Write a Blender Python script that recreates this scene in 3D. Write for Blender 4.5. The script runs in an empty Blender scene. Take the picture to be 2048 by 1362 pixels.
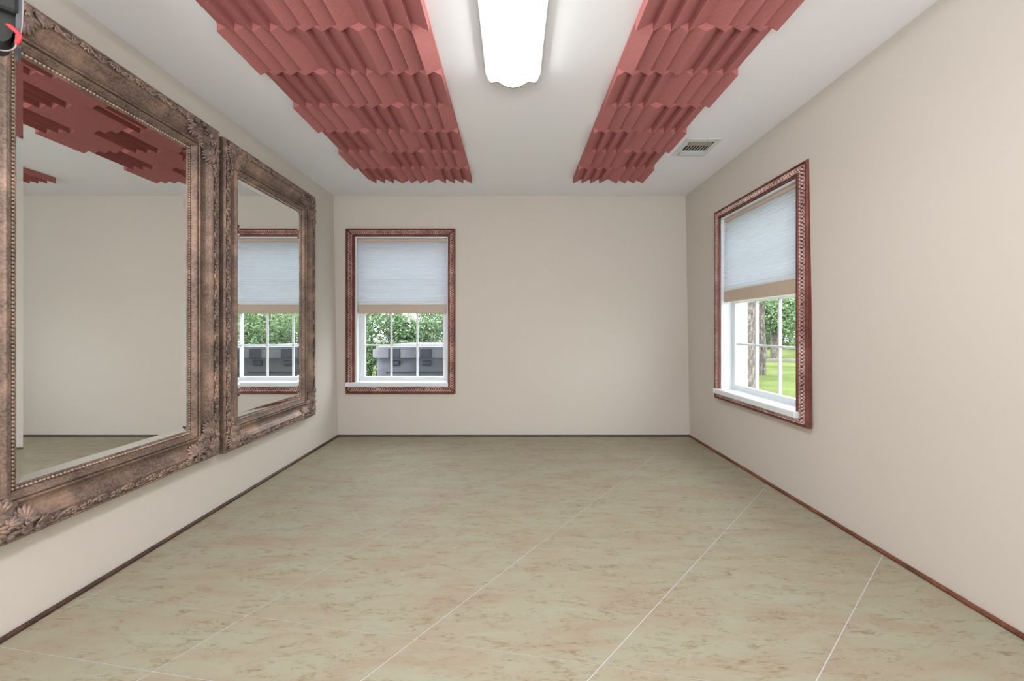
import bpy, math, random
import numpy as np
from mathutils import Vector, noise
random.seed(7)
PI = math.pi
sc = bpy.context.scene
COL = sc.collection

# ------------------------------------------------------------------ camera, world, lights, exposure
CAMZ = 1.064
cam = bpy.data.cameras.new('camera'); camo = bpy.data.objects.new('camera', cam); COL.objects.link(camo)
cam.sensor_width = 36.0; cam.lens = 816.0 / 2048.0 * 36.0
cam.shift_y = -22.0 / 2048.0; cam.shift_x = -2.0 / 2048.0
cam.clip_start = 0.02; cam.clip_end = 200
camo.location = (0, 0, CAMZ); camo.rotation_euler = (PI / 2, 0, 0)
sc.camera = camo

w = bpy.data.worlds.new('daylight'); sc.world = w; w.use_nodes = True
bg = w.node_tree.nodes['Background']
bg.inputs[0].default_value = (0.93, 0.97, 1.0, 1); bg.inputs[1].default_value = 7.4

def area(name, loc, rot, size, size_y, power, color):
    l = bpy.data.lights.new(name, 'AREA'); l.shape = 'RECTANGLE'; l.size = size; l.size_y = size_y
    l.energy = power; l.color = color
    o = bpy.data.objects.new(name, l); COL.objects.link(o); o.location = loc; o.rotation_euler = rot
    return o
area('added_rear_fill_down', (0.0, -1.3, 2.38), (0, 0, 0), 0.5, 2.2, 36.0, (0.99, 0.99, 1.0))  # unseen fill lamp added under the rear ceiling to brighten the room
area('added_rear_fill_up', (0.0, -2.6, 0.75), (PI, 0, 0), 2.4, 1.6, 318.0, (0.955, 0.985, 1.03))  # added fill out of view, aimed up to bounce off the rear ceiling
sun = bpy.data.lights.new('sun', 'SUN'); sun.energy = 4.5; sun.angle = math.radians(3); sun.color = (1.0, 0.95, 0.86)
suno = bpy.data.objects.new('sun', sun); COL.objects.link(suno)
suno.rotation_euler = Vector((0.45, 0.60, -0.85)).to_track_quat('-Z', 'Y').to_euler()   # sun behind the house

sc.view_settings.view_transform = 'Standard'; sc.view_settings.look = 'None'
sc.view_settings.gamma = 1.0; sc.view_settings.use_curve_mapping = False
sc.view_settings.exposure = 0.14
LAMP = 20.0

# ------------------------------------------------------------------ helpers
def srgb(r, g, b):
    f = lambda c: (c / 255 / 12.92) if c / 255 <= 0.04045 else ((c / 255 + 0.055) / 1.055) ** 2.4
    return (f(r), f(g), f(b), 1)

class Nodes:
    def __init__(s, name):
        s.m = bpy.data.materials.new(name); s.m.use_nodes = True
        s.t = s.m.node_tree; s.b = s.t.nodes['Principled BSDF']; s.out = s.t.nodes['Material Output']
    def n(s, typ, **kw):
        x = s.t.nodes.new(typ)
        for k, v in kw.items():
            if k.startswith('i_'):
                key = k[2:]; key = int(key) if key.isdigit() else key.replace('_', ' ')
                x.inputs[key].default_value = v
            else: setattr(x, k, v)
        return x
    def l(s, a, b): s.t.links.new(a, b)
    def coords(s, scale=(1, 1, 1), kind='Object', rot=(0, 0, 0)):
        tc = s.n('ShaderNodeTexCoord'); mp = s.n('ShaderNodeMapping')
        mp.inputs['Scale'].default_value = scale; mp.inputs['Rotation'].default_value = rot
        s.l(tc.outputs[kind], mp.inputs['Vector']); return mp.outputs['Vector']
    def pos(s, scale=(1, 1, 1), rot=(0, 0, 0)):
        g = s.n('ShaderNodeNewGeometry'); mp = s.n('ShaderNodeMapping')
        mp.inputs['Scale'].default_value = scale; mp.inputs['Rotation'].default_value = rot
        s.l(g.outputs['Position'], mp.inputs['Vector']); return mp.outputs['Vector']
    def noise(s, vec, scale, detail=4, rough=0.55, dist=0.0):
        x = s.n('ShaderNodeTexNoise'); x.inputs['Scale'].default_value = scale
        x.inputs['Detail'].default_value = detail; x.inputs['Roughness'].default_value = rough
        x.inputs['Distortion'].default_value = dist
        s.l(vec, x.inputs['Vector']); return x.outputs['Fac']
    def ramp(s, fac, stops):
        x = s.n('ShaderNodeValToRGB'); e = x.color_ramp.elements
        while len(e) < len(stops): e.new(0.5)
        for i, (p, c) in enumerate(stops): e[i].position = p; e[i].color = c
        s.l(fac, x.inputs['Fac']); return x.outputs['Color']
    def mix(s, fac, a, b, mode='MIX'):
        x = s.n('ShaderNodeMix', data_type='RGBA', blend_type=mode)
        for sock, v in ((x.inputs[0], fac), (x.inputs[6], a), (x.inputs[7], b)):
            if isinstance(v, (float, int, tuple)): sock.default_value = v
            else: s.l(v, sock)
        return x.outputs[2]
    def bump(s, h, strength=0.3, dist=0.002):
        x = s.n('ShaderNodeBump'); x.inputs['Strength'].default_value = strength; x.inputs['Distance'].default_value = dist
        s.l(h, x.inputs['Height']); s.l(x.outputs['Normal'], s.b.inputs['Normal'])
    def base(s, c):
        if isinstance(c, tuple): s.b.inputs['Base Color'].default_value = c
        else: s.l(c, s.b.inputs['Base Color'])
    def set(s, **kw):
        for k, v in kw.items(): s.b.inputs[k.replace('_', ' ')].default_value = v
        return s.m

M = {}
def plain(key, c, rough=0.6, metal=0.0, spec=0.4):
    N = Nodes(key); v = N.coords(); f = N.noise(v, 60, 3)
    N.base(N.mix(f, tuple(list(np.array(c[:3]) * 0.93)) + (1,), tuple(list(np.minimum(np.array(c[:3]) * 1.06, 1))) + (1,)))
    M[key] = N.set(Roughness=rough, Metallic=metal, Specular_IOR_Level=spec); return M[key]

def wall_mat(key, c, bump=0.12):
    N = Nodes(key); v = N.pos()
    f = N.noise(v, 1.3, 2); g = N.noise(v, 260, 2)
    a = tuple(np.array(c[:3]) * 0.975) + (1,); b = tuple(np.array(c[:3]) * 1.02) + (1,)
    N.base(N.mix(f, a, b)); N.bump(g, bump, 0.001)
    M[key] = N.set(Roughness=0.75, Specular_IOR_Level=0.2)
wall_mat('wall_paint', srgb(207, 200, 191))
wall_mat('wall_dark', srgb(84, 76, 70))  # for the unseen rear wall, dark so less light comes from behind the camera
wall_mat('ceiling_paint', srgb(232, 232, 233))
plain('white_trim', srgb(226, 232, 236), 0.4)
plain('grout', srgb(194, 192, 192), 0.8)
plain('vent_white', srgb(205, 208, 210), 0.45)
plain('vent_tan', srgb(150, 140, 128), 0.6)
plain('vent_dark', srgb(35, 34, 33), 0.8)
plain('black_plastic', srgb(42, 44, 42), 0.55)
plain('grey_plastic', srgb(86, 92, 98), 0.4)
plain('red_plastic', srgb(226, 60, 66), 0.35)
plain('cable_grey', srgb(150, 142, 140), 0.5)
plain('lamp_metal', srgb(150, 145, 143), 0.4)
plain('rail_tan', srgb(196, 180, 162), 0.7)
plain('hot_tub_grey', srgb(66, 66, 77), 0.7)
plain('hot_tub_cover', srgb(80, 79, 88), 0.6)
plain('hot_tub_dark', srgb(23, 29, 44), 0.6)
plain('fence_wood', srgb(108, 104, 97), 0.8)

# foam
N = Nodes('foam_red'); v = N.coords((1, 1, 1))
sp = N.noise(v, 420, 2, 0.7); bl = N.noise(v, 3.0, 2)
c = N.mix(N.ramp(sp, [(0.35, (0, 0, 0, 1)), (0.68, (1, 1, 1, 1))]), srgb(148, 88, 86), srgb(204, 136, 132))
N.base(N.mix(bl, c, srgb(178, 114, 111))); N.bump(sp, 0.5, 0.0015)
M['foam'] = N.set(Roughness=0.9, Specular_IOR_Level=0.1)

# travertine look floor tile
N = Nodes('travertine_tile'); v = N.pos((1.0, 3.6, 1.0), (0, 0, math.radians(-8)))
cl = N.noise(v, 2.6, 6, 0.62, 0.6)
base = N.ramp(cl, [(0.36, srgb(156, 143, 124)), (0.50, srgb(158, 151, 131)), (0.66, srgb(158, 156, 136))])
v2 = N.pos((1.0, 3.2, 1.0), (0, 0, math.radians(-10)))
st = N.noise(v2, 5.5, 9, 0.72, 1.4)
stm = N.ramp(st, [(0.49, (0, 0, 0, 1)), (0.62, (1, 1, 1, 1))])
fine = N.noise(v2, 22, 8, 0.75, 1.2)
fm = N.ramp(fine, [(0.47, (0, 0, 0, 1)), (0.58, (1, 1, 1, 1))])
mm = N.n('ShaderNodeMath', operation='MULTIPLY'); N.l(stm, mm.inputs[0]); N.l(fm, mm.inputs[1])
m2 = N.n('ShaderNodeMath', operation='MULTIPLY'); N.l(mm.outputs[0], m2.inputs[0]); m2.inputs[1].default_value = 0.8
c1 = N.mix(m2.outputs[0], base, srgb(124, 104, 78))
vn = N.noise(N.pos((1.0, 2.2, 1.0), (0, 0, math.radians(14))), 4.5, 8, 0.62, 2.2)
ab = N.n('ShaderNodeMath', operation='SUBTRACT'); N.l(vn, ab.inputs[0]); ab.inputs[1].default_value = 0.5
ab2 = N.n('ShaderNodeMath', operation='ABSOLUTE'); N.l(ab.outputs[0], ab2.inputs[0])
vm = N.ramp(ab2.outputs[0], [(0.0, (1, 1, 1, 1)), (0.011, (0, 0, 0, 1))])
msk = N.ramp(N.noise(N.pos(), 3.1, 3), [(0.5, (0, 0, 0, 1)), (0.62, (1, 1, 1, 1))])
m3 = N.n('ShaderNodeMath', operation='MULTIPLY'); N.l(vm, m3.inputs[0]); N.l(msk, m3.inputs[1])
m4 = N.n('ShaderNodeMath', operation='MULTIPLY'); N.l(m3.outputs[0], m4.inputs[0]); m4.inputs[1].default_value = 0.45
N.base(N.mix(m4.outputs[0], c1, srgb(128, 108, 84)))
M['tile'] = N.set(Roughness=0.62, Specular_IOR_Level=0.2)

# antique bronze, crackled (mirror frames)
def bronze(key, dark, mid, light, crack, cracks=True, scale=62):
    N = Nodes(key); v = N.coords()
    f = N.noise(v, 7, 4, 0.6); g = N.noise(v, 95, 4, 0.6)
    c = N.ramp(f, [(0.32, dark), (0.5, mid), (0.70, light)])
    c = N.mix(0.35, c, N.ramp(g, [(0.35, dark), (0.65, light)]))
    if cracks:
        vo = N.n('ShaderNodeTexVoronoi', feature='DISTANCE_TO_EDGE'); vo.inputs['Scale'].default_value = scale
        dn = N.n('ShaderNodeTexNoise'); dn.inputs['Scale'].default_value = 55; N.l(v, dn.inputs['Vector'])
        mx = N.n('ShaderNodeMix', data_type='VECTOR'); mx.inputs[0].default_value = 0.018
        N.l(v, mx.inputs[4]); N.l(dn.outputs['Color'], mx.inputs[5]); N.l(mx.outputs[1], vo.inputs['Vector'])
        cr = N.ramp(vo.outputs['Distance'], [(0.0, (1, 1, 1, 1)), (0.038, (0, 0, 0, 1))])
        k = N.n('ShaderNodeMath', operation='MULTIPLY'); N.l(cr, k.inputs[0]); k.inputs[1].default_value = 0.34
        c = N.mix(k.outputs[0], c, crack)
        N.bump(vo.outputs['Distance'], 0.35, 0.001)
    else: N.bump(g, 0.3, 0.0015)
    N.base(c)
    M[key] = N.set(Roughness=0.45, Metallic=0.35, Specular_IOR_Level=0.5)
bronze('bronze_crackle', srgb(70, 58, 54), srgb(114, 95, 86), srgb(174, 144, 124), srgb(204, 190, 182), True, 96)
bronze('bronze_carved', srgb(80, 70, 68), srgb(126, 111, 106), srgb(188, 158, 140), srgb(205, 180, 168), False)
bronze('bronze_bead', srgb(144, 124, 110), srgb(180, 160, 144), srgb(216, 198, 182), srgb(205, 180, 168), False)
bronze('trim_red', srgb(84, 42, 38), srgb(112, 60, 55), srgb(142, 84, 77), srgb(190, 140, 130), False)
bronze('trim_relief', srgb(150, 104, 98), srgb(196, 164, 156), srgb(240, 224, 218), srgb(190, 140, 130), False)
bronze('base_brown', srgb(50, 38, 34), srgb(84, 62, 54), srgb(116, 84, 68), srgb(190, 140, 130), False)
bronze('base_copper', srgb(84, 50, 36), srgb(126, 76, 54), srgb(160, 100, 74), srgb(190, 140, 130), False)
bronze('base_black', srgb(24, 20, 19), srgb(40, 34, 31), srgb(66, 54, 48), srgb(190, 140, 130), False)

N = Nodes('mirror_glass'); N.base((0.90, 0.92, 0.905, 1)); M['mirror'] = N.set(Roughness=0.0, Metallic=1.0)
N = Nodes('mirror_bevel'); N.base((0.90, 0.94, 0.94, 1)); M['bevel'] = N.set(Roughness=0.03, Metallic=1.0)

N = Nodes('window_glass')
tr = N.n('ShaderNodeBsdfTransparent'); tr.inputs[0].default_value = (0.95, 0.97, 0.97, 1)
gl = N.n('ShaderNodeBsdfGlossy'); gl.inputs['Roughness'].default_value = 0.02
lwt = N.n('ShaderNodeLayerWeight'); lwt.inputs[0].default_value = 0.5
pw = N.n('ShaderNodeMath', operation='POWER'); N.l(lwt.outputs['Facing'], pw.inputs[0]); pw.inputs[1].default_value = 5.0
fr = N.n('ShaderNodeMath', operation='MULTIPLY_ADD'); N.l(pw.outputs[0], fr.inputs[0]); fr.inputs[1].default_value = 0.5; fr.inputs[2].default_value = 0.02
ms = N.n('ShaderNodeMixShader'); N.l(fr.outputs[0], ms.inputs[0]); N.l(tr.outputs[0], ms.inputs[1]); N.l(gl.outputs[0], ms.inputs[2])
N.l(ms.outputs[0], N.out.inputs['Surface']); M['glass'] = N.m

def translucent(key, c, k):
    N = Nodes(key)
    d = N.n('ShaderNodeBsdfDiffuse'); d.inputs[0].default_value = c
    t = N.n('ShaderNodeBsdfTranslucent'); t.inputs[0].default_value = c
    ms = N.n('ShaderNodeMixShader'); ms.inputs[0].default_value = k
    N.l(d.outputs[0], ms.inputs[1]); N.l(t.outputs[0], ms.inputs[2]); N.l(ms.outputs[0], N.out.inputs['Surface'])
    M[key] = N.m
translucent('shade_fabric', srgb(227, 231, 236), 0.40)

N = Nodes('lamp_diffuser'); N.base((0.85, 0.87, 0.88, 1))
N.b.inputs['Emission Color'].default_value = (0.97, 0.985, 1.0, 1); N.b.inputs['Emission Strength'].default_value = LAMP
M['diffuser'] = N.set(Roughness=0.5)

def leafmat(key, a, b, c, k=0.35):
    N = Nodes(key); v = N.pos()
    f = N.noise(v, 1.7, 3, 0.6); g = N.noise(v, 14, 2, 0.6)
    col = N.mix(0.5, N.ramp(f, [(0.35, a), (0.5, b), (0.66, c)]), N.ramp(g, [(0.35, a), (0.5, b), (0.64, c)]))
    d = N.n('ShaderNodeBsdfDiffuse'); t = N.n('ShaderNodeBsdfTranslucent')
    N.l(col, d.inputs[0]); N.l(col, t.inputs[0])
    ms = N.n('ShaderNodeMixShader'); ms.inputs[0].default_value = k
    N.l(d.outputs[0], ms.inputs[1]); N.l(t.outputs[0], ms.inputs[2]); N.l(ms.outputs[0], N.out.inputs['Surface'])
    M[key] = N.m
leafmat('leaf_bright', srgb(71, 103, 32), srgb(117, 148, 54), srgb(166, 188, 91))
leafmat('leaf_grey', srgb(77, 103, 71), srgb(120, 145, 108), srgb(164, 180, 148))
leafmat('leaf_dark', srgb(54, 77, 51), srgb(95, 120, 86), srgb(143, 166, 128))
N = Nodes('bark'); v = N.pos((1, 1, 0.3)); f = N.noise(v, 28, 5, 0.7)
N.base(N.ramp(f, [(0.35, srgb(53, 47, 46)), (0.52, srgb(93, 84, 80)), (0.66, srgb(138, 130, 123))])); N.bump(f, 0.8, 0.02)
M['bark'] = N.set(Roughness=0.9)
N = Nodes('lawn'); v = N.pos(); f = N.noise(v, 0.7, 4, 0.6); g = N.noise(v, 22, 4, 0.7)
c = N.mix(0.4, N.ramp(f, [(0.35, srgb(68, 84, 40)), (0.6, srgb(100, 108, 63))]), N.ramp(g, [(0.35, srgb(58, 73, 34)), (0.65, srgb(110, 117, 73))]))
N.base(c); N.bump(g, 0.6, 0.03); M['lawn'] = N.set(Roughness=0.95, Specular_IOR_Level=0.05)

def setp(o, label=None, cat=None, group=None, kind=None):
    if label: o['label'] = label
    if cat: o['category'] = cat
    if group: o['group'] = group
    if kind: o['kind'] = kind
    return o
def empty(name, loc=(0, 0, 0), rz=0.0):
    o = bpy.data.objects.new(name, None); COL.objects.link(o); o.location = loc; o.rotation_euler = (0, 0, rz)
    o.empty_display_size = 0.05; return o

def smooth_path(pts, rad, sub=3):
    P_ = [Vector(p) for p in pts]; m = len(P_)
    if isinstance(rad, (int, float)): rad = [rad] * m
    op, orr = [], []
    for i in range(m - 1):
        a, b, c, d = P_[max(i - 1, 0)], P_[i], P_[i + 1], P_[min(i + 2, m - 1)]
        for k in range(sub):
            t = k / sub
            op.append(0.5 * ((2 * b) + (c - a) * t + (2 * a - 5 * b + 4 * c - d) * t * t + (3 * b - a - 3 * c + d) * t ** 3))
            orr.append(rad[i] * (1 - t) + rad[i + 1] * t)
    op.append(P_[-1]); orr.append(rad[-1]); return op, orr

class MB:
    def __init__(s): s.v = []; s.f = []
    def add(s, vs, fs):
        k = len(s.v); s.v += [tuple(p) for p in vs]; s.f += [tuple(i + k for i in f) for f in fs]; return s
    def box(s, x0, x1, y0, y1, z0, z1):
        vs = [(x, y, z) for z in (z0, z1) for y in (y0, y1) for x in (x0, x1)]
        return s.add(vs, [(0, 2, 3, 1), (4, 5, 7, 6), (0, 1, 5, 4), (2, 6, 7, 3), (0, 4, 6, 2), (1, 3, 7, 5)])
    def cbox(s, x0, x1, y0, y1, z0, z1, c=0.004):
        # box with chamfered edges
        xs, ys, zs = (x0, x1), (y0, y1), (z0, z1); vs = []; idx = {}
        for i in (0, 1):
            for j in (0, 1):
                for k in (0, 1):
                    si, sj, sk = (1 - 2 * i), (1 - 2 * j), (1 - 2 * k)
                    for a in range(3):
                        p = [xs[i] + si * c, ys[j] + sj * c, zs[k] + sk * c]; p[a] = (xs[i], ys[j], zs[k])[a]
                        idx[(i, j, k, a)] = len(vs); vs.append(p)
        fs = []
        def q(*t): fs.append(tuple(idx[x] for x in t))
        for i in (0, 1): q((i, 0, 0, 0), (i, 1, 0, 0), (i, 1, 1, 0), (i, 0, 1, 0))
        for j in (0, 1): q((0, j, 0, 1), (1, j, 0, 1), (1, j, 1, 1), (0, j, 1, 1))
        for k in (0, 1): q((0, 0, k, 2), (1, 0, k, 2), (1, 1, k, 2), (0, 1, k, 2))
        for i in (0, 1):
            for j in (0, 1): q((i, j, 0, 0), (i, j, 1, 0), (i, j, 1, 1), (i, j, 0, 1))
            for k in (0, 1): q((i, 0, k, 0), (i, 1, k, 0), (i, 1, k, 2), (i, 0, k, 2))
        for j in (0, 1):
            for k in (0, 1): q((0, j, k, 1), (1, j, k, 1), (1, j, k, 2), (0, j, k, 2))
        for i in (0, 1):
            for j in (0, 1):
                for k in (0, 1): q((i, j, k, 0), (i, j, k, 1), (i, j, k, 2))
        return s.add(vs, fs)
    def tube(s, pts, rad, n=8, up=None, flat=1.0):
        pts = [Vector(p) for p in pts]; m = len(pts)
        if isinstance(rad, (int, float)): rad = [rad] * m
        ref = Vector(up) if up else None; vs = []
        prev = None
        for i, p in enumerate(pts):
            t = (pts[min(i + 1, m - 1)] - pts[max(i - 1, 0)])
            t = t.normalized() if t.length > 1e-9 else Vector((0, 0, 1))
            if ref is not None: a = t.cross(ref)
            elif prev is not None: a = prev - t * prev.dot(t)
            else: a = t.cross(Vector((0.31, 0.52, 0.79)))
            if a.length < 1e-6: a = t.cross(Vector((1, 0.2, 0.1)))
            a.normalize(); prev = a; b = t.cross(a)
            for k in range(n):
                an = 2 * PI * k / n
                vs.append(p + a * (math.cos(an) * rad[i]) + b * (math.sin(an) * rad[i] * flat))
        fs = []
        for i in range(m - 1):
            for k in range(n):
                fs.append((i * n + k, i * n + (k + 1) % n, (i + 1) * n + (k + 1) % n, (i + 1) * n + k))
        fs.append(tuple(range(n - 1, -1, -1))); fs.append(tuple((m - 1) * n + k for k in range(n)))
        return s.add(vs, fs)
    def ball(s, c, r, nu=10, nv=6, sq=(1, 1, 1)):
        c = Vector(c); vs = [c + Vector((0, 0, -r * sq[2]))]
        for j in range(1, nv):
            th = -PI / 2 + PI * j / nv
            for i in range(nu):
                ph = 2 * PI * i / nu
                vs.append(c + Vector((r * sq[0] * math.cos(th) * math.cos(ph), r * sq[1] * math.cos(th) * math.sin(ph), r * sq[2] * math.sin(th))))
        vs.append(c + Vector((0, 0, r * sq[2]))); fs = []
        for i in range(nu): fs.append((0, 1 + (i + 1) % nu, 1 + i))
        for j in range(nv - 2):
            for i in range(nu):
                a = 1 + j * nu; fs.append((a + i, a + (i + 1) % nu, a + nu + (i + 1) % nu, a + nu + i))
        a = 1 + (nv - 2) * nu
        for i in range(nu): fs.append((a + i, a + (i + 1) % nu, len(vs) - 1))
        return s.add(vs, fs)
    def prism(s, poly, a0, a1, axis='y'):
        # poly: 2D points extruded along an axis
        def P(p, a):
            return {'y': (p[0], a, p[1]), 'x': (a, p[0], p[1]), 'z': (p[0], p[1], a)}[axis]
        n = len(poly)
        vs = [P(p, a0) for p in poly] + [P(p, a1) for p in poly]
        fs = [tuple(range(n)), tuple(range(2 * n - 1, n - 1, -1))] + [(i, (i + 1) % n, n + (i + 1) % n, n + i) for i in range(n)]
        return s.add(vs, fs)
    def mesh(s, name, smooth=False, fix=True):
        me = bpy.data.meshes.new(name); me.from_pydata(s.v, [], s.f); me.validate()
        if fix:
            import bmesh
            bm = bmesh.new(); bm.from_mesh(me); bmesh.ops.recalc_face_normals(bm, faces=bm.faces); bm.to_mesh(me); bm.free()
        if smooth:
            me.polygons.foreach_set('use_smooth', [True] * len(me.polygons))
            if smooth != 'all':
                try: me.set_sharp_from_angle(angle=math.radians(38))
                except Exception: pass
        me.update(); return me
    def build(s, name, mat, parent=None, smooth=False, fix=True):
        me = s.mesh(name, smooth, fix); me.materials.append(M[mat])
        return link(name, me, parent)
def link(name, me, parent=None):
    o = bpy.data.objects.new(name, me); COL.objects.link(o)
    if parent is not None: o.parent = parent
    return o

# ------------------------------------------------------------------ room dimensions
D = 4.07; H = 2.397; YB = -4.0
XLB, XLT = -1.747, -1.792      # left wall at floor / ceiling
XRB, XRT = 1.763, 1.721        # right wall at floor / ceiling
TW = 0.20
def xl(z): return XLB + (XLT - XLB) * z / H
def xr(z): return XRB + (XRT - XRB) * z / H

def slab_with_hole(u0, u1, z0, z1, hole, P):
    """P(u, z, side) -> 3D, side 0 room face, 1 outer face"""
    mb = MB()
    us = [u0, u1] if hole is None else [u0, hole[0], hole[1], u1]
    zs = [z0, z1] if hole is None else [z0, hole[2], hole[3], z1]
    nu, nz = len(us), len(zs)
    vs = [P(u, z, s) for s in (0, 1) for z in zs for u in us]
    ix = lambda i, j, s: s * nu * nz + j * nu + i
    fs = []
    for s in (0, 1):
        for j in range(nz - 1):
            for i in range(nu - 1):
                if hole is not None and i == 1 and j == 1: continue
                fs.append((ix(i, j, s), ix(i + 1, j, s), ix(i + 1, j + 1, s), ix(i, j + 1, s)))
    for j in range(nz - 1):
        for i in (0, nu - 1): fs.append((ix(i, j, 0), ix(i, j + 1, 0), ix(i, j + 1, 1), ix(i, j, 1)))
    for i in range(nu - 1):
        for j in (0, nz - 1): fs.append((ix(i, j, 0), ix(i + 1, j, 0), ix(i + 1, j, 1), ix(i, j, 1)))
    if hole is not None:
        fs += [(ix(1, 1, 0), ix(2, 1, 0), ix(2, 1, 1), ix(1, 1, 1)), (ix(1, 2, 0), ix(2, 2, 0), ix(2, 2, 1), ix(1, 2, 1)),
               (ix(1, 1, 0), ix(1, 2, 0), ix(1, 2, 1), ix(1, 1, 1)), (ix(2, 1, 0), ix(2, 2, 0), ix(2, 2, 1), ix(2, 1, 1))]
    return mb.add(vs, fs)

# window openings
BW = dict(cx=-1.1173, z0=0.4257, W=1.0874, Hh=1.641, o0=-1.571, o1=-0.6485, oz0=0.520, oz1=1.987)
RW = dict(cy=2.93, z0=0.484, W=1.10, Hh=1.576, o0=2.487, o1=3.413, oz0=0.548, oz1=1.992)

EXT = 0.35
back = slab_with_hole(-1.747 - EXT, 1.763 + EXT, -0.12, H, (BW['o0'], BW['o1'], BW['oz0'], BW['oz1']),
                      lambda u, z, s: (u, D + s * TW, z)).build('wall_back', 'wall_paint')
setp(back, 'plain beige painted far wall with one window at its left', None, None, 'structure')
lw = slab_with_hole(YB, D, -0.12, H, None, lambda u, z, s: (xl(z) - s * TW, u, z)).build('wall_left', 'wall_paint')
setp(lw, 'plain beige painted wall behind the two bronze mirrors', None, None, 'structure')
rw = slab_with_hole(YB, D, -0.12, H, (RW['o0'], RW['o1'], RW['oz0'], RW['oz1']),
                    lambda u, z, s: (xr(z) + s * TW, u, z)).build('wall_right', 'wall_paint')
setp(rw, 'plain beige painted wall with a single window near the far corner', None, None, 'structure')
wr = slab_with_hole(-1.95, 1.95, -0.12, H, None, lambda u, z, s: (u, YB - s * .15, z)).build('wall_rear', 'wall_dark')
setp(wr, 'plain unseen wall behind the camera, made dark to cut frontal light', None, None, 'structure')
ce = MB().box(XLT - TW - .15, XRT + TW + .15, YB - .15, D + TW, H, H + 0.15).build('ceiling', 'ceiling_paint')
setp(ce, 'flat off-white painted ceiling', None, None, 'structure')

# ------------------------------------------------------------------ floor: substrate plus tiles, each its own piece
fl = MB().box(XLB, XRB, YB, D, -0.12, -0.0012).build('floor', 'grout')
setp(fl, 'tan travertine-look tiled floor with thin pale grout lines', None, None, 'structure')
# joint crossings surveyed on the floor: (line a, line b, x, y)
def fp(px, py):
    k = CAMZ / (py - 659.0); return ((px - 1026.0) * k, 816.0 * k)
S = [(2, 6, 982, 938), (2, 5, 886, 996), (2, 4, 781, 1062), (2, 3, 649, 1137), (2, 2, 494, 1230.5),
     (3, 5, 1163, 1022), (3, 4, 1072.6, 1093), (3, 3, 962, 1177), (3, 2, 831, 1278),
     (4, 4, 1387, 1131), (4, 3, 1306.6, 1218), (4, 2, 1203, 1331), (5, 4, 1735, 1166), (5, 3, 1681.6, 1267),
     (1, 6, 746, 917), (1, 4, 512, 1032), (1, 3, 366, 1103), (1, 2, 184, 1187.5), (3, 6, 1244, 962.5)]
A = []
for i, j, px, py in S:
    X, Y = fp(px, py)
    A.append([i, j, 1, 0, 0, 0, -X * i, -X * j, -X]); A.append([0, 0, 0, i, j, 1, -Y * i, -Y * j, -Y])
_, _, vt = np.linalg.svd(np.array(A)); Hm = vt[-1].reshape(3, 3)
def gp(i, j):
    q = Hm @ np.array([i, j, 1.0]); return (q[0] / q[2], q[1] / q[2], q[2])
Hi = np.linalg.inv(Hm)
def inv(x, y):
    q = Hi @ np.array([x, y, 1.0]); return q[0] / q[2], q[1] / q[2]
def clip(poly, nx, ny, c):          # keep nx*x+ny*y >= c
    out = []
    for k in range(len(poly)):
        p, q = poly[k], poly[(k + 1) % len(poly)]
        dp = nx * p[0] + ny * p[1] - c; dq = nx * q[0] + ny * q[1] - c
        if dp >= 0: out.append(p)
        if (dp >= 0) != (dq >= 0):
            t = dp / (dp - dq); out.append((p[0] + t * (q[0] - p[0]), p[1] + t * (q[1] - p[1])))
    return out
YN = 0.15
room = [(XLB + .001, YN), (XRB - .001, YN), (XRB - .001, D - .001), (XLB + .001, D - .001)]
cs = [inv(x, y) for x, y in room]
i0, i1 = math.floor(min(c[0] for c in cs)) - 1, math.ceil(max(c[0] for c in cs)) + 1
j0, j1 = math.floor(min(c[1] for c in cs)) - 1, math.ceil(max(c[1] for c in cs)) + 1
sgn = 1 if gp(3, 4)[2] > 0 else -1
for i in range(i0, i1):
    for j in range(j0, j1):
        q = [gp(i, j), gp(i + 1, j), gp(i + 1, j + 1), gp(i, j + 1)]
        if any(p[2] * sgn <= 1e-6 for p in q): continue
        cx = sum(p[0] for p in q) / 4; cy = sum(p[1] for p in q) / 4
        poly = room[:]
        for k in range(4):
            p, r = q[k], q[(k + 1) % 4]
            dx, dy = r[0] - p[0], r[1] - p[1]; L = math.hypot(dx, dy)
            nx, ny = -dy / L, dx / L
            if nx * (cx - p[0]) + ny * (cy - p[1]) < 0: nx, ny = -nx, -ny
            g = 0.0019 if k in (1, 3) else 0.0013
            poly = clip(poly, nx, ny, nx * p[0] + ny * p[1] + g)
            if len(poly) < 3: break
        if len(poly) < 3: continue
        ar = 0.5 * abs(sum(poly[k][0] * poly[(k + 1) % len(poly)][1] - poly[(k + 1) % len(poly)][0] * poly[k][1] for k in range(len(poly))))
        if ar < 0.0006: continue
        MB().prism(poly, -0.008, 0.0, 'z').build('floor_tile', 'tile', fl)

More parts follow.
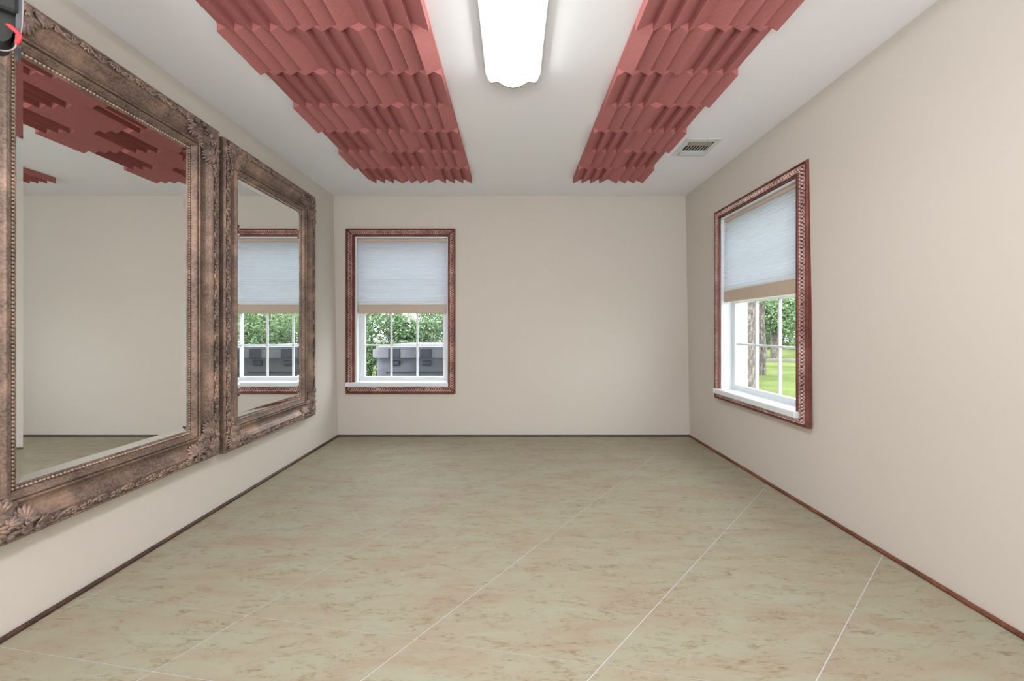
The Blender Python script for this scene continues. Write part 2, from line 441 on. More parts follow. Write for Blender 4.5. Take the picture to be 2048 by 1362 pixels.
# ------------------------------------------------------------------ rope-moulded baseboards
def rope(name, p0, p1, r, mat, pitch=0.011):
    p0, p1 = Vector(p0), Vector(p1); L = (p1 - p0).length; n = int(L / 0.0032); t = (p1 - p0).normalized()
    a = Vector((0, 0, 1)).cross(t).normalized(); b = t.cross(a); K = 10; vs = []
    for i in range(n + 1):
        s = L * i / n; c = p0 + t * s
        for k in range(K):
            an = 2 * PI * k / K
            rr = r * (0.86 + 0.16 * abs(math.sin(PI * s / pitch + an)))
            vs.append(c + a * math.cos(an) * rr + b * math.sin(an) * rr)
    fs = [(i * K + k, i * K + (k + 1) % K, (i + 1) * K + (k + 1) % K, (i + 1) * K + k) for i in range(n) for k in range(K)]
    o = MB().add(vs, fs).build(name, mat, None, True, False)
    setp(o, None, None, None, 'structure'); return o
o = rope('baseboard_left', (XLB + .0095, YB, .0095), (XLB + .0095, D - .01, .0095), 0.0098, 'base_brown')
o['label'] = 'thin dark brown rope moulding along the foot of the mirror wall'
o = rope('baseboard_right', (XRB - .0095, YB, .0095), (XRB - .0095, D - .01, .0095), 0.0098, 'base_copper')
o['label'] = 'thin copper brown rope moulding along the foot of the right wall'
o = rope('baseboard_back', (XLB + .004, D - .0075, .0075), (XRB - .004, D - .0075, .0075), 0.0078, 'base_black')
o['label'] = 'thin blackish rope moulding along the foot of the far wall'

# ------------------------------------------------------------------ windows (local: x along wall, y>0 into the room, z up)
def ring(W, Hh, prof, z0=0.0):
    """mitred picture-frame sweep; prof = [(inward distance, height)]"""
    mb = MB(); vs = []; n = len(prof)
    for (sx, sz) in ((-1, 0), (1, 0), (1, 1), (-1, 1)):
        for (b, h) in prof:
            x = sx * (W / 2 - b); z = z0 + (b if sz == 0 else Hh - b); vs.append((x, h, z))
    fs = [(c * n + k, ((c + 1) % 4) * n + k, ((c + 1) % 4) * n + k + 1, c * n + k + 1) for c in range(4) for k in range(n - 1)]
    return mb.add(vs, fs)

def make_window(name, loc, rz, W, Hh, oL, oR, ozb, ozt, label, paneb, ph, stool_l, stool_r, shade_z, shade_label, tz):
    """oL, oR: opening in local x; ozb, ozt: opening in local z (0 = bottom of casing)"""
    root = empty(name, loc, rz); setp(root, label, None, None, 'structure')
    # casing: four ornate boards (mitred), each with its relief
    bl = (oL + W / 2, W / 2 - oR); bb, bt = ozb, Hh - ozt
    bw = 0.088
    def casing(side):
        prof = [(0, 0.0), (0, 0.022), (0.006, 0.028), (0.014, 0.028), (0.018, 0.020), (0.064, 0.017), (0.068, 0.024), (0.080, 0.024), (0.086, 0.014), (0.086, 0.0)]
        n = len(prof); L0 = {'b': (-W / 2, W / 2), 't': (-W / 2, W / 2), 'l': (0, Hh), 'r': (0, Hh)}[side]
        vs = []
        wd = {'b': bb, 't': bt, 'l': bl[0], 'r': bl[1]}[side]; A0 = {'b': bl[0], 't': bl[0], 'l': bb, 'r': bb}[side]; A1 = {'b': bl[1], 't': bl[1], 'l': bt, 'r': bt}[side]
        for e in (0, 1):
            for (b, h) in prof:
                f = b / 0.086; q = f * wd
                along = L0[0] + f * A0 if e == 0 else L0[1] - f * A1
                vs.append({'b': (along, h, q), 't': (along, h, Hh - q), 'l': (-W / 2 + q, h, along), 'r': (W / 2 - q, h, along)}[side])
        fs = [(k, k + 1, n + k + 1, n + k) for k in range(n - 1)] + [tuple(range(n)), tuple(range(2 * n - 1, n - 1, -1))]
        o = MB().add(vs, fs).build('casing_board', 'trim_red', root)
        rm = MB(); Ln = L0[1] - L0[0]; k = 0; a = 0.028
        while a < Ln - 0.02:
            for row in range(3):
                f = (0.30, 0.48, 0.66)[row]; q = f * wd; aa = a + (0.011 if row == 1 else 0)
                if aa < f * A0 + 0.006 or aa > Ln - f * A1 - 0.006: continue
                al = L0[0] + aa + random.uniform(-.003, .003)
                c = {'b': (al, .019, q), 't': (al, .019, Hh - q), 'l': (-W / 2 + q, .019, al), 'r': (W / 2 - q, .019, al)}[side]
                sq = (1.2, 0.75, 0.62) if side in 'bt' else (0.62, 0.75, 1.2)
                if row == 1: sq = (0.8, 1.0, 0.8)
                rm.ball(c, 0.0098, 6, 4, sq)
            a += 0.022; k += 1
        setp(rm.build('carved_relief', 'trim_relief', o, True), 'raised pale beaded carving', None, None, 'stuff')
    for sd in 'btlr': casing(sd)
    # jamb lining through the wall
    t = 0.014; jm = MB()
    jm.box(oL, oL + t, -TW - .012, 0.006, ozb, ozt).box(oR - t, oR, -TW - .012, 0.006, ozb, ozt)
    jm.box(oL + t, oR - t, -TW - .012, 0.006, ozt - t, ozt).box(oL + t, oR - t, -TW - .03, -0.02, ozb, ozb + t)
    jm.build('jamb', 'white_trim', root)
    st = MB(); st.cbox(oL - stool_r, oR + stool_l, -0.075, 0.048, ozb - 0.022, ozb + 0.020, 0.006)
    st.build('window_stool', 'white_trim', root)
    iL, iR = oL + t, oR - t
    # sashes
    def sash(nm, y, zb, zt, pz0, pz1, top_rail):
        pl, pr = oL + 0.063, oR - 0.063
        s = MB(); d = 0.018
        s.box(iL + .002, pl, y - d, y + d, zb, zt).box(pr, iR - .002, y - d, y + d, zb, zt)
        s.box(pl, pr, y - d, y + d, zb, pz0).box(pl, pr, y - d, y + d, pz1, zt)
        so = s.build(nm, 'white_trim', root)
        for k in (1, 2):
            x = pl + (pr - pl) * k / 3
            MB().cbox(x - .009, x + .009, y - .011, y + .011, pz0, pz1, .003).build('muntin', 'white_trim', so)
        zm = (pz0 + pz1) / 2
        for k in range(3):
            xa = pl + (pr - pl) * k / 3 + (.009 if k else 0); xb = pl + (pr - pl) * (k + 1) / 3 - (.009 if k < 2 else 0)
            MB().cbox(xa, xb, y - .010, y + .010, zm - .008, zm + .008, .003).build('muntin', 'white_trim', so)
            for (za, zb2) in ((pz0, zm - .008), (zm + .008, pz1)):
                MB().box(xa, xb, y - .002, y + .002, za, zb2).build('window_pane', 'glass', so)
        return so
    mid = paneb + 2 * ph
    sash('lower_sash', -0.10, ozb + 0.021, mid + 0.030, paneb, mid, 0)
    sash('upper_sash', -0.142, mid + 0.002, ozt - t, mid + 0.036, ozt - t - 0.045, 0)
    # cellular shade hanging in the opening
    sh = empty('cellular_shade', (0, 0, 0)); sh.matrix_world = root.matrix_world
    sh.location = loc; sh.rotation_euler = (0, 0, rz)
    setp(sh, shade_label, 'window shade', 'half-lowered cellular shades')
    sL, sR = iL + 0.004, iR - 0.004
    MB().cbox(sL, sR, -0.052, -0.014, ozt - t - 0.030, ozt - t - 0.001, .004).build('headrail', 'rail_tan', sh)
    top = ozt - t - 0.030; bot = shade_z + 0.105; n = int((top - bot) / 0.0245); pts = []
    for k in range(n + 1):
        z = top - (top - bot) * k / n; pts.append((-0.025, z))
        if k < n: pts.append((-0.014, z - (top - bot) / n / 2))
    backp = [(-0.066 - p[0] - 0.002, p[1]) for p in reversed(pts)]
    MB().prism(pts + backp, sL, sR, 'x').build('pleated_fabric', 'shade_fabric', sh)
    MB().cbox(sL, sR, -0.050, -0.014, shade_z + .088, bot, .004).build('fabric_stack', 'white_trim', sh)
    MB().cbox(sL, sR, -0.055, -0.010, shade_z, shade_z + .088, .008).build('bottom_rail', 'rail_tan', sh)['label'] = 'tan fabric bottom rail'
    return root, sh

make_window('window_1', (BW['cx'], D, BW['z0']), PI, BW['W'], BW['Hh'],
            -(BW['o1'] - BW['cx']), -(BW['o0'] - BW['cx']), BW['oz0'] - BW['z0'], BW['oz1'] - BW['z0'],
            'white sash window in the far wall inside a red-brown carved casing', 0.584 - BW['z0'], 0.3215, 0.088, 0.006,
            1.224 - BW['z0'], 'white pleated shade lowered halfway over the window in the far wall', 0)
make_window('window_2', (1.742, RW['cy'], RW['z0']), PI / 2, RW['W'], RW['Hh'],
            RW['o0'] - RW['cy'], RW['o1'] - RW['cy'], RW['oz0'] - RW['z0'], RW['oz1'] - RW['z0'],
            'white sash window in the right wall inside a red-brown carved casing', 0.612 - RW['z0'], 0.333, 0.05, 0.03,
            1.292 - RW['z0'], 'white pleated shade lowered halfway over the window in the right wall', 0)

# ------------------------------------------------------------------ acoustic foam on the ceiling
FT = 0.3048; TH = FT / 4; TIP = 0.0508; VAL = 0.012
def foam_mesh(kind):
    poly = [(0, 0)]
    pr = []
    for k in range(4):
        x0 = k * TH
        pr += [(x0 + .0002, -VAL), (x0 + TH - 0.0022, -TIP + 0.0003), (x0 + TH - 0.0002, -TIP)]
    pts = [(0, 0)] + pr + [(FT - .0002, 0)]
    if kind == 'B': pts = [(FT - x, z) for x, z in pts]
    me = MB().prism(pts, 0.0006, FT - 0.0006, 'y').mesh('foam_tile'); me.materials.append(M['foam']); return me
FM = {'A': foam_mesh('A'), 'B': foam_mesh('B')}
def foam_strip(x0, cols, first, label, rows=9):
    root = empty('acoustic_foam', (x0 + cols * FT / 2, 3.583 - rows * FT / 2, H)); setp(root, label, 'acoustic foam')
    for r in range(rows):
        for c in range(cols):
            k = 'AB'[(r + c + (0 if first == 'A' else 1)) % 2]
            o = link('foam_tile', FM[k], root)
            o.location = (c * FT - cols * FT / 2, 3.583 - (r + 1) * FT - root.location.y, 0)
foam_strip(-0.36 - 3 * FT, 3, 'A', 'wider strip of dusty red ridged foam on the ceiling beside the mirror wall')
foam_strip(0.527, 2, 'B', 'narrower strip of dusty red ridged foam on the ceiling beside the air vent')

# ------------------------------------------------------------------ ceiling light
lr = empty('ceiling_light', (0, 1.49, H)); setp(lr, 'long white wraparound fluorescent light glowing on the ceiling between the foam strips', 'light')
hw = 0.128
half = [(0.128, -0.004), (0.130, -0.020), (0.124, -0.040), (0.116, -0.052), (0.106, -0.0575), (0.096, -0.054), (0.085, -0.051), (0.072, -0.0535), (0.058, -0.062), (0.042, -0.072), (0.022, -0.080), (0.0, -0.083)]
prof = [(-x, z) for x, z in half] + [(x, z) for x, z in reversed(half[:-1])]
MB().prism(prof, -0.605, 0.605, 'y').build('diffuser', 'diffuser', lr, True)
grow = [(x * 1.03, z - 0.008 if abs(z) > .01 else z) for x, z in prof]
for y0, y1 in ((0.605, 0.613), (-0.613, -0.605)): MB().prism(grow, y0, y1, 'y').build('end_cap', 'lamp_metal', lr)
hs = MB()
for sx in (-1, 1): hs.prism([(sx * .1312, 0), (sx * .1312, -.026), (sx * .1330, -.032), (sx * .1400, -.032), (sx * .1420, -.028), (sx * .1420, 0)], -0.605, 0.605, 'y')
hs.box(-.1312, .1312, -.605, .605, -.0035, 0).build('housing', 'lamp_metal', lr)

# ------------------------------------------------------------------ air vent
vr = empty('ceiling_vent', (1.341, 2.985, H)); setp(vr, 'white metal ceiling air register with slotted louvers beside the narrower foam strip', 'air vent')
X0, X1, Y0, Y1 = -0.125, 0.125, -0.140, 0.141
fx0, fx1 = -0.089, 0.089; fy0, fy1 = -0.098, 0.132
fm = MB()
fm.cbox(X0, fx0, Y0, Y1, -0.005, 0, .0012).cbox(fx1, X1, Y0, Y1, -0.005, 0, .0012).cbox(fx0, fx1, Y0, fy0, -0.005, 0, .0012).cbox(fx0, fx1, fy1, Y1, -0.005, 0, .0012)
fm.build('vent_frame', 'vent_white', vr)
MB().box(fx0, fx1, fy0, fy1, -0.0015, -0.0002).build('vent_backing', 'vent_dark', vr)
MB().prism([(fy0 + .002, -.002), (fy0 + .006, -.002), (fy0 + .048, -.010), (fy0 + .048, -.0115), (fy0 + .044, -.012)], fx0 + .004, fx1 - .012, 'x').build('deflector', 'vent_tan', vr)['label'] = 'tan angled deflector blade'
MB().box(fx0, fx1, -0.047, -0.040, -0.006, -0.002).build('cross_bar', 'vent_white', vr)
MB().box(fx0, fx1, 0.048, 0.055, -0.006, -0.002).build('cross_bar', 'vent_white', vr)
for k in range(8):
    x = fx0 + 0.022 + k * 0.0208
    MB().prism([(x - .0018, -.002), (x - .0004, -.002), (x + .0014, -.0065), (x - .0000, -.0065)], -0.040, 0.048, 'y').build('louver', 'vent_white', vr)
MB().prism([(0.058, -.002), (0.058, -.012), (0.100, -.016), (0.126, -.011), (0.128, -.002)], fx0, fx1, 'x').build('deflector', 'vent_white', vr)
MB().ball((0.02, -.125, -.0055), .004, 8, 4, (1, 1, .5)).build('screw', 'vent_dark', vr)

# ------------------------------------------------------------------ ornate bronze mirrors
FW = 0.182; MW = 1.107; MH = 1.866
K_ = FW / 0.205
PROF = [(0, -0.0), (0, .050), (.003, .057), (.008, .060), (.013, .058), (.016, .054), (.030, .055), (.050, .057), (.056, .058), (.064, .054),
        (.075, .045), (.088, .037), (.102, .033), (.116, .033), (.128, .036), (.136, .041), (.141, .045), (.146, .045), (.149, .042),
        (.1495, .030), (.152, .030), (.1525, .037), (.157, .038), (.163, .036), (.170, .029), (.176, .021), (.180, .018), (.1805, .013),
        (.183, .012), (.193, .011), (.1935, .015), (.197, .0155), (.200, .0145), (.203, .011), (.205, .006)]
PROF = [(b * K_, h) for b, h in PROF]
_pb = [p[0] for p in PROF[1:]]; _ph = [p[1] for p in PROF[1:]]
def ph(b): return float(np.interp(b, _pb, _ph))

def corner_mb(sx, sz):
    mb = MB()
    def P(a, b, lift):
        h = 0
        for da, db in ((0, 0), (.008, 0), (-.008, 0), (0, .008), (0, -.008)): h += ph(max(0, min(a + da, b + db)))
        h = h / 5 + lift
        return (sx * (MW / 2 - a), h, (b if sz < 0 else MH - b))
    UP = (0, 1, 0)
    def stroke(pts, r, lift=0.0, n=7, flat=0.8):
        q3 = [P(p[0], p[1], lift + (p[2] if len(p) > 2 else 0)) for p in pts]
        if len(q3) < 8: q3, r = smooth_path(q3, r, 3)
        mb.tube(q3, r, n, UP, flat)
    def rib(a, b, ang, L, wd, curl=0.0, lift=0.004, rise=0.006, m=8):
        pts = []; rr = []
        for k in range(m):
            t = k / (m - 1); an = ang + curl * t * t
            a2 = a + math.cos(ang + curl * t * .5) * L * t; b2 = b + math.sin(ang + curl * t * .5) * L * t
            pts.append((a2, b2, rise * math.sin(PI * min(1, t * 1.05)) ** .8 * (.4 + .9 * t)))
            rr.append(wd * (0.32 + 0.68 * math.sin(PI * (0.08 + 0.80 * t)) ** 0.9) * (0.35 if k == m - 1 else 1))
        stroke(pts, rr, lift)
    def fan(a, b, ang, spread, n, L, wd, lift=0.004, rise=0.007, side=0.25):
        for k in range(n):
            t = (k / (n - 1) - .5) * 2
            rib(a, b, math.radians(ang + t * spread * .40), L * (1 - side * abs(t) ** 1.6), wd * 1.32, math.radians(22) * t, lift, rise)
    def volute(a, b, R, r, turns, a0, dirn=1, lift=0.008):
        m = int(18 * turns); pts = []; rr = []
        for k in range(m + 1):
            t = k / m; an = math.radians(a0) + dirn * turns * 2 * PI * t; R2 = R * (1 - .86 * t)
            pts.append((a + R2 * math.cos(an), b + R2 * math.sin(an), .010 * t)); rr.append(r * (1 - .35 * t))
        stroke(pts, rr, lift, 7)
    def knob(a, b, r, lift=0.004, n=12):
        p = P(a, b, lift); mb.ball(p, r, n, 8, (1, .85, 1))
    # mound under the shell
    p = P(.072, .068, 0); mb.ball(p, .058, 20, 10, (1, .22, 1))
    p = P(.105, .105, 0); mb.ball(p, .045, 18, 8, (1, .25, 1))
    # shell ribs round the boss
    for k in range(18):
        an = 2 * PI * k / 18
        rib(.068 + .018 * math.cos(an), .062 + .018 * math.sin(an), an, .036, .0082, 0, .009, .004, 7)
    knob(.068, .062, .0215, .014, 16); volute(.068, .062, .027, .0065, 1.6, 30, 1, .013)
    # crown leaf over the inner corner
    fan(.098, .098, 45, 150, 9, .060, .0068, .008, .009)
    volute(.118, .140, .014, .005, 1.5, 200, 1, .006); volute(.140, .118, .014, .005, 1.5, 250, -1, .006)
    knob(.128, .128, .008, .008)
    for sw in (0, 1):
        base_P = P
        if sw:
            def P(a, b, lift, q=base_P): return q(b, a, lift)
        # leaf spreading into the cove
        fan(.165, .048, 68, 120, 8, .066, .0068, .004, .008)
        fan(.120, .060, 40, 90, 5, .055, .0065, .006, .008)
        volute(.168, .050, .0165, .0055, 1.6, 120, 1, .007); knob(.168, .050, .006, .016)
        # leaf running on to the garland
        fan(.198, .030, 8, 80, 6, .050, .0055, .004, .006)
        fan(.150, .030, -8, 60, 4, .040, .0055, .004, .005)
        # C-scroll along the rim
        stroke([(.030, .018), (.055, .013), (.085, .015), (.110, .024), (.140, .030), (.170, .026), (.195, .018)], [.005, .007, .008, .008, .008, .007, .004], .004)
        stroke([(.095, .035), (.115, .050), (.135, .052), (.150, .040)], [.004, .006, .006, .004], .006)
        knob(.122, .020, .0125, .006); volute(.122, .020, .0145, .004, 1.2, 0, 1, .006)
        knob(.205, .020, .0105, .004); volute(.205, .020, .0125, .0035, 1.2, 180, 1, .004)
        # small tendrils
        stroke([(.180, .062), (.198, .060), (.214, .048), (.222, .036)], [.003, .005, .005, .003], .004)
        P = base_P
    return mb

def garland_mb(side):
    mb = MB(); L = (MW if side in 'bt' else MH); a = 0.232; UP = (0, 1, 0)
    def P(a, b, lift):
        h = ph(max(0, b)) + lift
        return {'b': (a - MW / 2, h, b), 't': (a - MW / 2, h, MH - b), 'l': (-MW / 2 + b, h, a), 'r': (MW / 2 - b, h, a)}[side]
    def stroke(pts, r, lift=.003): 
        q3 = [P(p[0], c0 + (p[1] - c0) * 1.45, lift + (p[2] if len(p) > 2 else 0)) for p in pts]; r = [q * 1.3 for q in r]
        if len(q3) < 8: q3, r = smooth_path(q3, r, 3)
        mb.tube(q3, r, 7, UP)
    U = 0.058; n = int((L - 2 * .232) / U); U = (L - 2 * .232) / n; c0 = .0285
    for i in range(n):
        s = 1 if i % 2 else -1; x = a + i * U; m = (i // 3) % 2
        stroke([(x, c0 - s * .007), (x + .25 * U, c0 + s * .001), (x + .5 * U, c0 + s * .008), (x + .78 * U, c0 + s * .007), (x + U, c0 - s * .002)], [.0030, .0048, .0052, .0045, .0030])
        # curling leaf
        R = .0095; cx, cb = x + .46 * U, c0 - s * .003; pts = []
        for k in range(12):
            t = k / 11; an = (200 if s > 0 else 160) * PI / 180 - s * 1.35 * 2 * PI * t; pts.append((cx + R * (1 - .75 * t) * math.cos(an), cb + R * (1 - .75 * t) * math.sin(an), .004 * t))
        stroke(pts, [.0034 * (1 - .3 * k / 11) for k in range(12)], .004)
        for an, LL in ((25, .018), (-20, .020), (60, .014)):
            r = math.radians(an) * s; x0 = x + .70 * U; b0 = c0 + s * .002
            stroke([(x0 + LL * t * math.cos(r), b0 - LL * t * math.sin(r) * .8, .004 * math.sin(PI * t)) for t in (0, .33, .66, 1)], [.0018, .0036, .0036, .0014], .004)
        if i % 2 == 0:
            p = P(x + .03 * U, c0 + .004, .005); mb.ball(p, .0066, 8, 5)
    return mb

def bead_mb():
    mb = MB(); b = .188 * K_; pitch = .0138; h = .0135
    Wd = MW - 2 * b; Hd = MH - 2 * b
    for (n, f) in ((int(Wd / pitch), 0), (int(Hd / pitch), 1)):
        for i in range(n + (0 if f else 1)):
            for s in (0, 1):
                if f == 0: c = (-Wd / 2 + Wd * i / n, h, b if s == 0 else MH - b); sq = (1.05, 1, .95)
                else:
                    if i == 0: continue
                    c = ((-1 if s == 0 else 1) * Wd / 2, h, b + Hd * i / n); sq = (.95, 1, 1.05)
                mb.ball(c, .0056, 8, 6, sq)
    return mb

def glass_mb():
    b0 = FW - .004; bv = .025; h0 = .0085; e = .0022
    gx, gz0, gz1 = MW / 2 - b0, b0, MH - b0
    V = [(-gx, h0 + e, gz0), (gx, h0 + e, gz0), (gx, h0 + e, gz1), (-gx, h0 + e, gz1),
         (-gx + bv, h0, gz0 + bv), (gx - bv, h0, gz0 + bv), (gx - bv, h0, gz1 - bv), (-gx + bv, h0, gz1 - bv)]
    return V

def make_mirror(loc, label):
    root = empty('wall_mirror', loc, -PI / 2); setp(root, label, 'mirror', 'ornate bronze framed mirrors')
    fo = ring(MW, MH, PROF).build('mirror_frame', 'bronze_crackle', root, False)
    for sx in (-1, 1):
        for sz in (-1, 1): corner_mb(sx, sz).build('corner_ornament', 'bronze_carved', root, 'all', True)
    for sd in 'btlr': setp(garland_mb(sd).build('carved_garland', 'bronze_carved', root, 'all', True))
    setp(bead_mb().build('beading', 'bronze_bead', root, True, False), 'row of small bronze beads', None, None, 'stuff')
    V = glass_mb()
    mb = MB().add(V[4:] + [(x, 0.002, z) for x, y, z in V[4:]], [(3, 2, 1, 0), (0, 1, 5, 4), (1, 2, 6, 5), (2, 3, 7, 6), (3, 0, 4, 7), (4, 5, 6, 7)])
    gl = mb.build('mirror_glass', 'mirror', root)
    mb = MB().add(V, [(0, 4, 5, 1), (1, 5, 6, 2), (2, 6, 7, 3), (3, 7, 4, 0)])
    bo = mb.build('glass_bevel', 'bevel', gl, False, False); bo['label'] = 'bevelled glass border'
    return root
def copy_tree(o, parent=None):
    c = o.copy(); COL.objects.link(c); c.parent = parent
    for ch in list(o.children): copy_tree(ch, c)
    return c
X0M = -1.752
yn, yf = 1.249, 2.356
m1 = make_mirror((X0M, (yn + yf) / 2, CAMZ + 1.144 - MH), 'nearer ornate bronze framed mirror, the one cut by the left edge of the picture')
m2 = copy_tree(m1)
m2.location = (X0M, (2.397 + 3.504) / 2, CAMZ + 1.133 - MH)
m2['label'] = 'farther ornate bronze framed mirror, nearest the far corner and reflecting the window'

# ------------------------------------------------------------------ loudspeaker hung near the camera, top left
sp = empty('hanging_loudspeaker', (-1.36, 1.10, CAMZ), math.atan2(1.10, -1.36) - PI / 2)
setp(sp, 'black loudspeaker with grey edge plate and red plug hanging before the nearer mirror', 'loudspeaker')
q = lambda px, py, k=1.0: ((px - 17) / 1166 * k, (659 - py) / 742 * k)      # metres in the plate's own plane
MB().prism([q(29, 92), q(36, 106), q(42, 104), q(44, 60), q(49, -60), q(50, -220), q(36, -220), q(34, -60), q(31, 40)], -0.05, 0.04, 'y').build('side_plate', 'grey_plastic', sp)
MB().prism([q(39, 100), q(45, 60), q(50, -60), q(51, -220), q(49, -220), q(46, -60), q(42, 60), q(38, 96)], -0.053, -0.050, 'y').build('plate_lip', 'cable_grey', sp)
body = [q(30, -220), q(33, -40), q(33, 20), q(31, 46), q(28, 66), q(23, 82), q(16, 92), q(7, 98), q(-4, 99), q(-18, 97), q(-34, 88), q(-46, 70), q(-52, 40), q(-54, -220)]
MB().prism(body, -0.035, 0.06, 'y').build('cabinet', 'black_plastic', sp, True)
a0, b0 = q(-50, 22, .97); a1, b1 = q(36, -120, .97)
MB().cbox(a0, a1, -.060, -.034, b0, b1, .006).build('driver_housing', 'black_plastic', sp)
def qq(px, py, y, k): x, z = q(px, py, k); return (x, y, z)
K = .962
MB().tube(*smooth_path([qq(15, 51, -.062, K), qq(19, 50, -.064, K), qq(28, 55, -.066, K), qq(37, 60, -.066, K), qq(38, 65, -.066, K), qq(36, 74, -.066, K), qq(33, 82, -.066, K)], [.0048, .0054, .0052, .0052, .0056, .0054, .0044], 4), 14).build('plug', 'red_plastic', sp, 'all')['label'] = 'red right-angle plug'
MB().tube(*smooth_path([qq(32, 82, -.066, K), qq(31, 88, -.066, K), qq(26, 95, -.066, K), qq(17, 101, -.066, K), qq(4, 105, -.066, K), qq(-12, 106, -.066, K), qq(-30, 100, -.06, K), qq(-44, 80, -.03, K)], .0018, 4), 8).build('cable', 'cable_grey', sp, 'all')
bx, bz = q(0, -200)
MB().tube([(bx, 0, bz), (bx, 0, H - CAMZ - .006)], .014, 12).cbox(bx - .04, bx + .04, -.04, .04, H - CAMZ - .010, H - CAMZ, .002).build('hanging_bracket', 'black_plastic', sp)

# ------------------------------------------------------------------ outside
GZ = -0.10
yd = MB().box(-14, 26, D + TW + .02, 40, GZ - .1, GZ).build('lawn', 'lawn')
setp(yd, 'sunlit green lawn outside the windows', None, None, 'structure')
yd2 = MB().box(XRB + TW + .1, 26, -6, D + TW + .02, GZ - .1, GZ).build('lawn', 'lawn')
setp(yd2, 'green lawn outside the right wall', None, None, 'structure')

tub = empty('hot_tub', (-0.85, 6.25, GZ)); setp(tub, 'large grey hot tub with a closed padded cover outside the far window', 'hot tub')
def rrect(hx, hy, r, n=6):
    p = []
    for cx, cy, a0 in ((hx - r, hy - r, 0), (-hx + r, hy - r, 90), (-hx + r, -hy + r, 180), (hx - r, -hy + r, 270)):
        for k in range(n + 1):
            a = math.radians(a0 + 90 * k / n); p.append((cx + r * math.cos(a), cy + r * math.sin(a)))
    return p
MB().prism(rrect(.95, .95, .12), 0, .80, 'z').build('cabinet', 'hot_tub_grey', tub, True)
MB().prism(rrect(1.0, 1.0, .16), .80, .90, 'z').prism(rrect(.97, .97, .16), .90, .94, 'z').build('cover', 'hot_tub_cover', tub, True)
for x in (-.68, -.27, .27, .68):
    MB().cbox(x - .075, x + .075, -1.012, -.995, .80, .92, .004).build('cover_strap', 'hot_tub_dark', tub)
    MB().cbox(x - .06, x + .06, -.975, -.945, .70, .76, .008).build('latch', 'hot_tub_dark', tub)
MB().cbox(-.80, .80, -.962, -.948, .60, .62, .003).cbox(-.80, .80, -.962, -.948, .50, .515, .003).build('panel_rib', 'hot_tub_dark', tub)

def leaves(center, rad, n, size, seed):
    rnd = random.Random(seed); vs = []; fs = []
    cl = [(Vector((rnd.gauss(0, .45), rnd.gauss(0, .45), rnd.gauss(0, .45))), rnd.uniform(.25, .5)) for _ in range(26)]
    for _ in range(n):
        c, cr = cl[rnd.randrange(len(cl))]
        d = Vector((rnd.gauss(0, 1), rnd.gauss(0, 1), rnd.gauss(0, 1))).normalized() * cr * rnd.uniform(.6, 1.0)
        q = c + d; p = Vector(center) + Vector((q.x * rad[0], q.y * rad[1], q.z * rad[2]))
        if p.z < GZ + .02: continue
        u = Vector((rnd.gauss(0, 1), rnd.gauss(0, 1), rnd.gauss(0, .6))).normalized(); v2 = u.cross(Vector((rnd.gauss(0, 1), rnd.gauss(0, 1), rnd.gauss(0, 1)))).normalized()
        s = size * rnd.uniform(.6, 1.3); k = len(vs)
        vs += [p - u * s, p + v2 * s * .45, p + u * s, p - v2 * s * .45]; fs.append((k, k + 1, k + 2, k + 3))
    return MB().add(vs, fs)
def tree(x, y, h, crown, mat, label, tr=.12, n=5000, size=.09, seed=1, kind='tree', cz=None, group=None):
    root = empty(kind, (x, y, GZ)); setp(root, label, 'tree' if kind == 'tree' else 'shrub', group)
    rnd = random.Random(seed)
    tk = MB(); pts = [(rnd.uniform(-.03, .03), rnd.uniform(-.03, .03), h * k / 6) for k in range(7)]
    tk.tube(pts, [tr * (1.15 - .1 * k) for k in range(7)], 10)
    for k in range(6):
        a = rnd.uniform(0, 2 * PI); z = h * rnd.uniform(.5, .95); L = crown[0] * .6
        tk.tube([(0, 0, z), (L * .5 * math.cos(a), L * .5 * math.sin(a), z + L * .3), (L * math.cos(a), L * math.sin(a), z + L * .7)], [tr * .45, tr * .3, tr * .12], 6)
    tk.build('trunk', 'bark', root, True)
    czz = cz if cz is not None else h
    lf = leaves((0, 0, czz), crown, n, size, seed)
    lf.v = [v for v in lf.v]
    lf.build('foliage', mat, root, False, False)
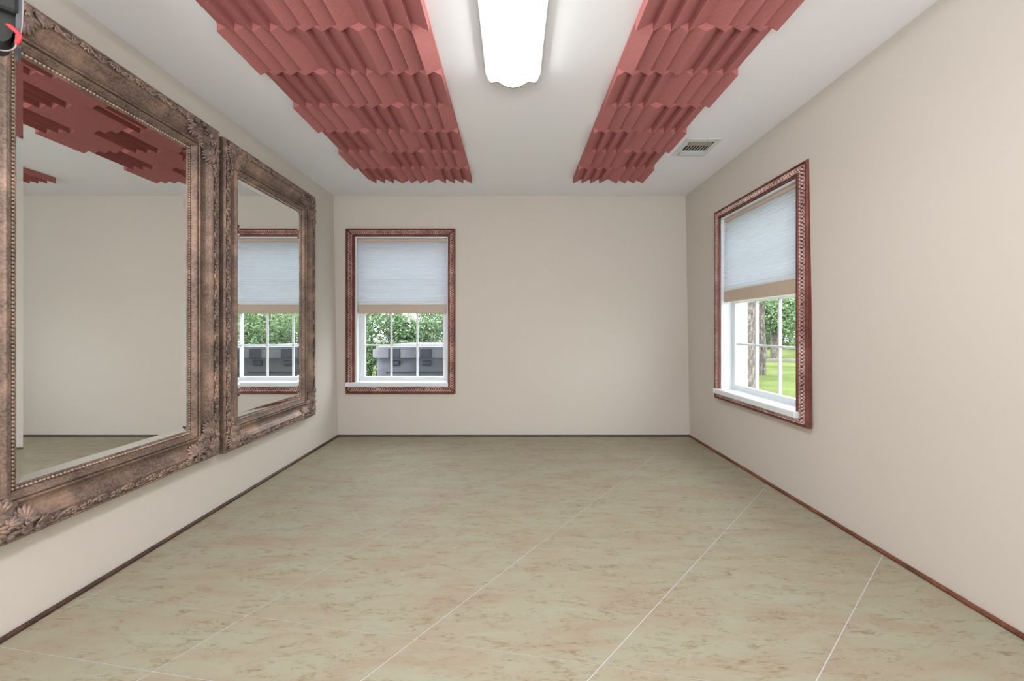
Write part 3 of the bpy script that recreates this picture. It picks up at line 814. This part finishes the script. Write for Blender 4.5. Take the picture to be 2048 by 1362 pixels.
# behind the hot tub (seen through the far window and its reflection)
hd = empty('hedge', (-0.8, 8.6, GZ)); setp(hd, 'loose leafy green hedge growing right behind the hot tub', 'hedge')
rnd = random.Random(5)
for k in range(9):
    x = -5.0 + k * 1.2
    mt = ('leaf_grey', 'leaf_bright', 'leaf_grey', 'leaf_dark', 'leaf_grey', 'leaf_bright', 'leaf_grey', 'leaf_dark', 'leaf_bright')[k]
    leaves((x, rnd.uniform(-.2, .2), .95), (.85, .55, 1.05), 13000, .034, 20 + k).build('foliage', mt, hd, False, False)
    st = MB()
    for q_ in range(5):
        x1 = x + rnd.uniform(-.4, .4); st.tube([(x1, 0, 0), (x1 + rnd.uniform(-.1, .1), .05, .8), (x1 + rnd.uniform(-.3, .3), 0, 1.7)], [.028, .02, .008], 6)
    st.build('stem', 'bark', hd, True)
tree(-4.9, 11.6, 3.0, (1.4, 1.1, 1.3), 'leaf_bright', 'bright green tree behind the hedge, seen left of centre through the far window', .14, 9000, .09, 40, 'tree', 2.5)
tree(-0.9, 11.9, 3.0, (1.3, 1.1, 1.3), 'leaf_bright', 'bright green tree behind the hedge, straight behind the hot tub', .14, 9000, .09, 41, 'tree', 2.5)
tree(3.4, 11.4, 3.0, (1.3, 1.1, 1.3), 'leaf_bright', 'bright green tree behind the hedge, visible only in the mirror reflection', .14, 9000, .09, 42, 'tree', 2.5)
# beyond the right window
tree(4.72, 8.15, 3.4, (.8, .7, .9), 'leaf_grey', 'rough barked tree, nearest one seen through the right window', .13, 11000, .045, 60, 'tree', 2.55)
tree(6.35, 10.4, 3.8, (.8, .7, .9), 'leaf_grey', 'slim grey trunked tree next to the rough barked one outside the right window', .075, 11000, .045, 61, 'tree', 2.9)
tree(10.0, 15.6, 2.4, (1.3, 1.2, 1.5), 'leaf_grey', 'pale green bushy tree across the lawn, left in the right window', .15, 24000, .06, 70, 'tree', 1.9)
tree(14.6, 18.0, 2.8, (1.5, 1.2, 1.7), 'leaf_dark', 'darker green bushy tree across the lawn, right in the right window', .15, 24000, .06, 71, 'tree', 2.2)
wl = empty('hedge', (15.0, 24.0, GZ)); setp(wl, 'distant grey green wood edge beyond the lawn outside the right window', 'hedge')
for k in range(8):
    leaves((-8.5 + 2.6 * k, 0, 2.4), (2.2, 1.2, 2.5), 10000, .12, 90 + k).build('foliage', ('leaf_grey', 'leaf_dark')[k % 2], wl, False, False)
fe = empty('rail_fence', (11.0, 12.6, GZ)); setp(fe, 'low weathered rail fence crossing the lawn outside the right window', 'fence')
for k in range(7): MB().cbox(-6 + 2 * k - .05, -6 + 2 * k + .05, -.05, .05, 0, .34, .01).build('fence_post', 'fence_wood', fe)
MB().cbox(-6, 6, -.03, .03, .16, .26, .01).build('fence_rail', 'fence_wood', fe)
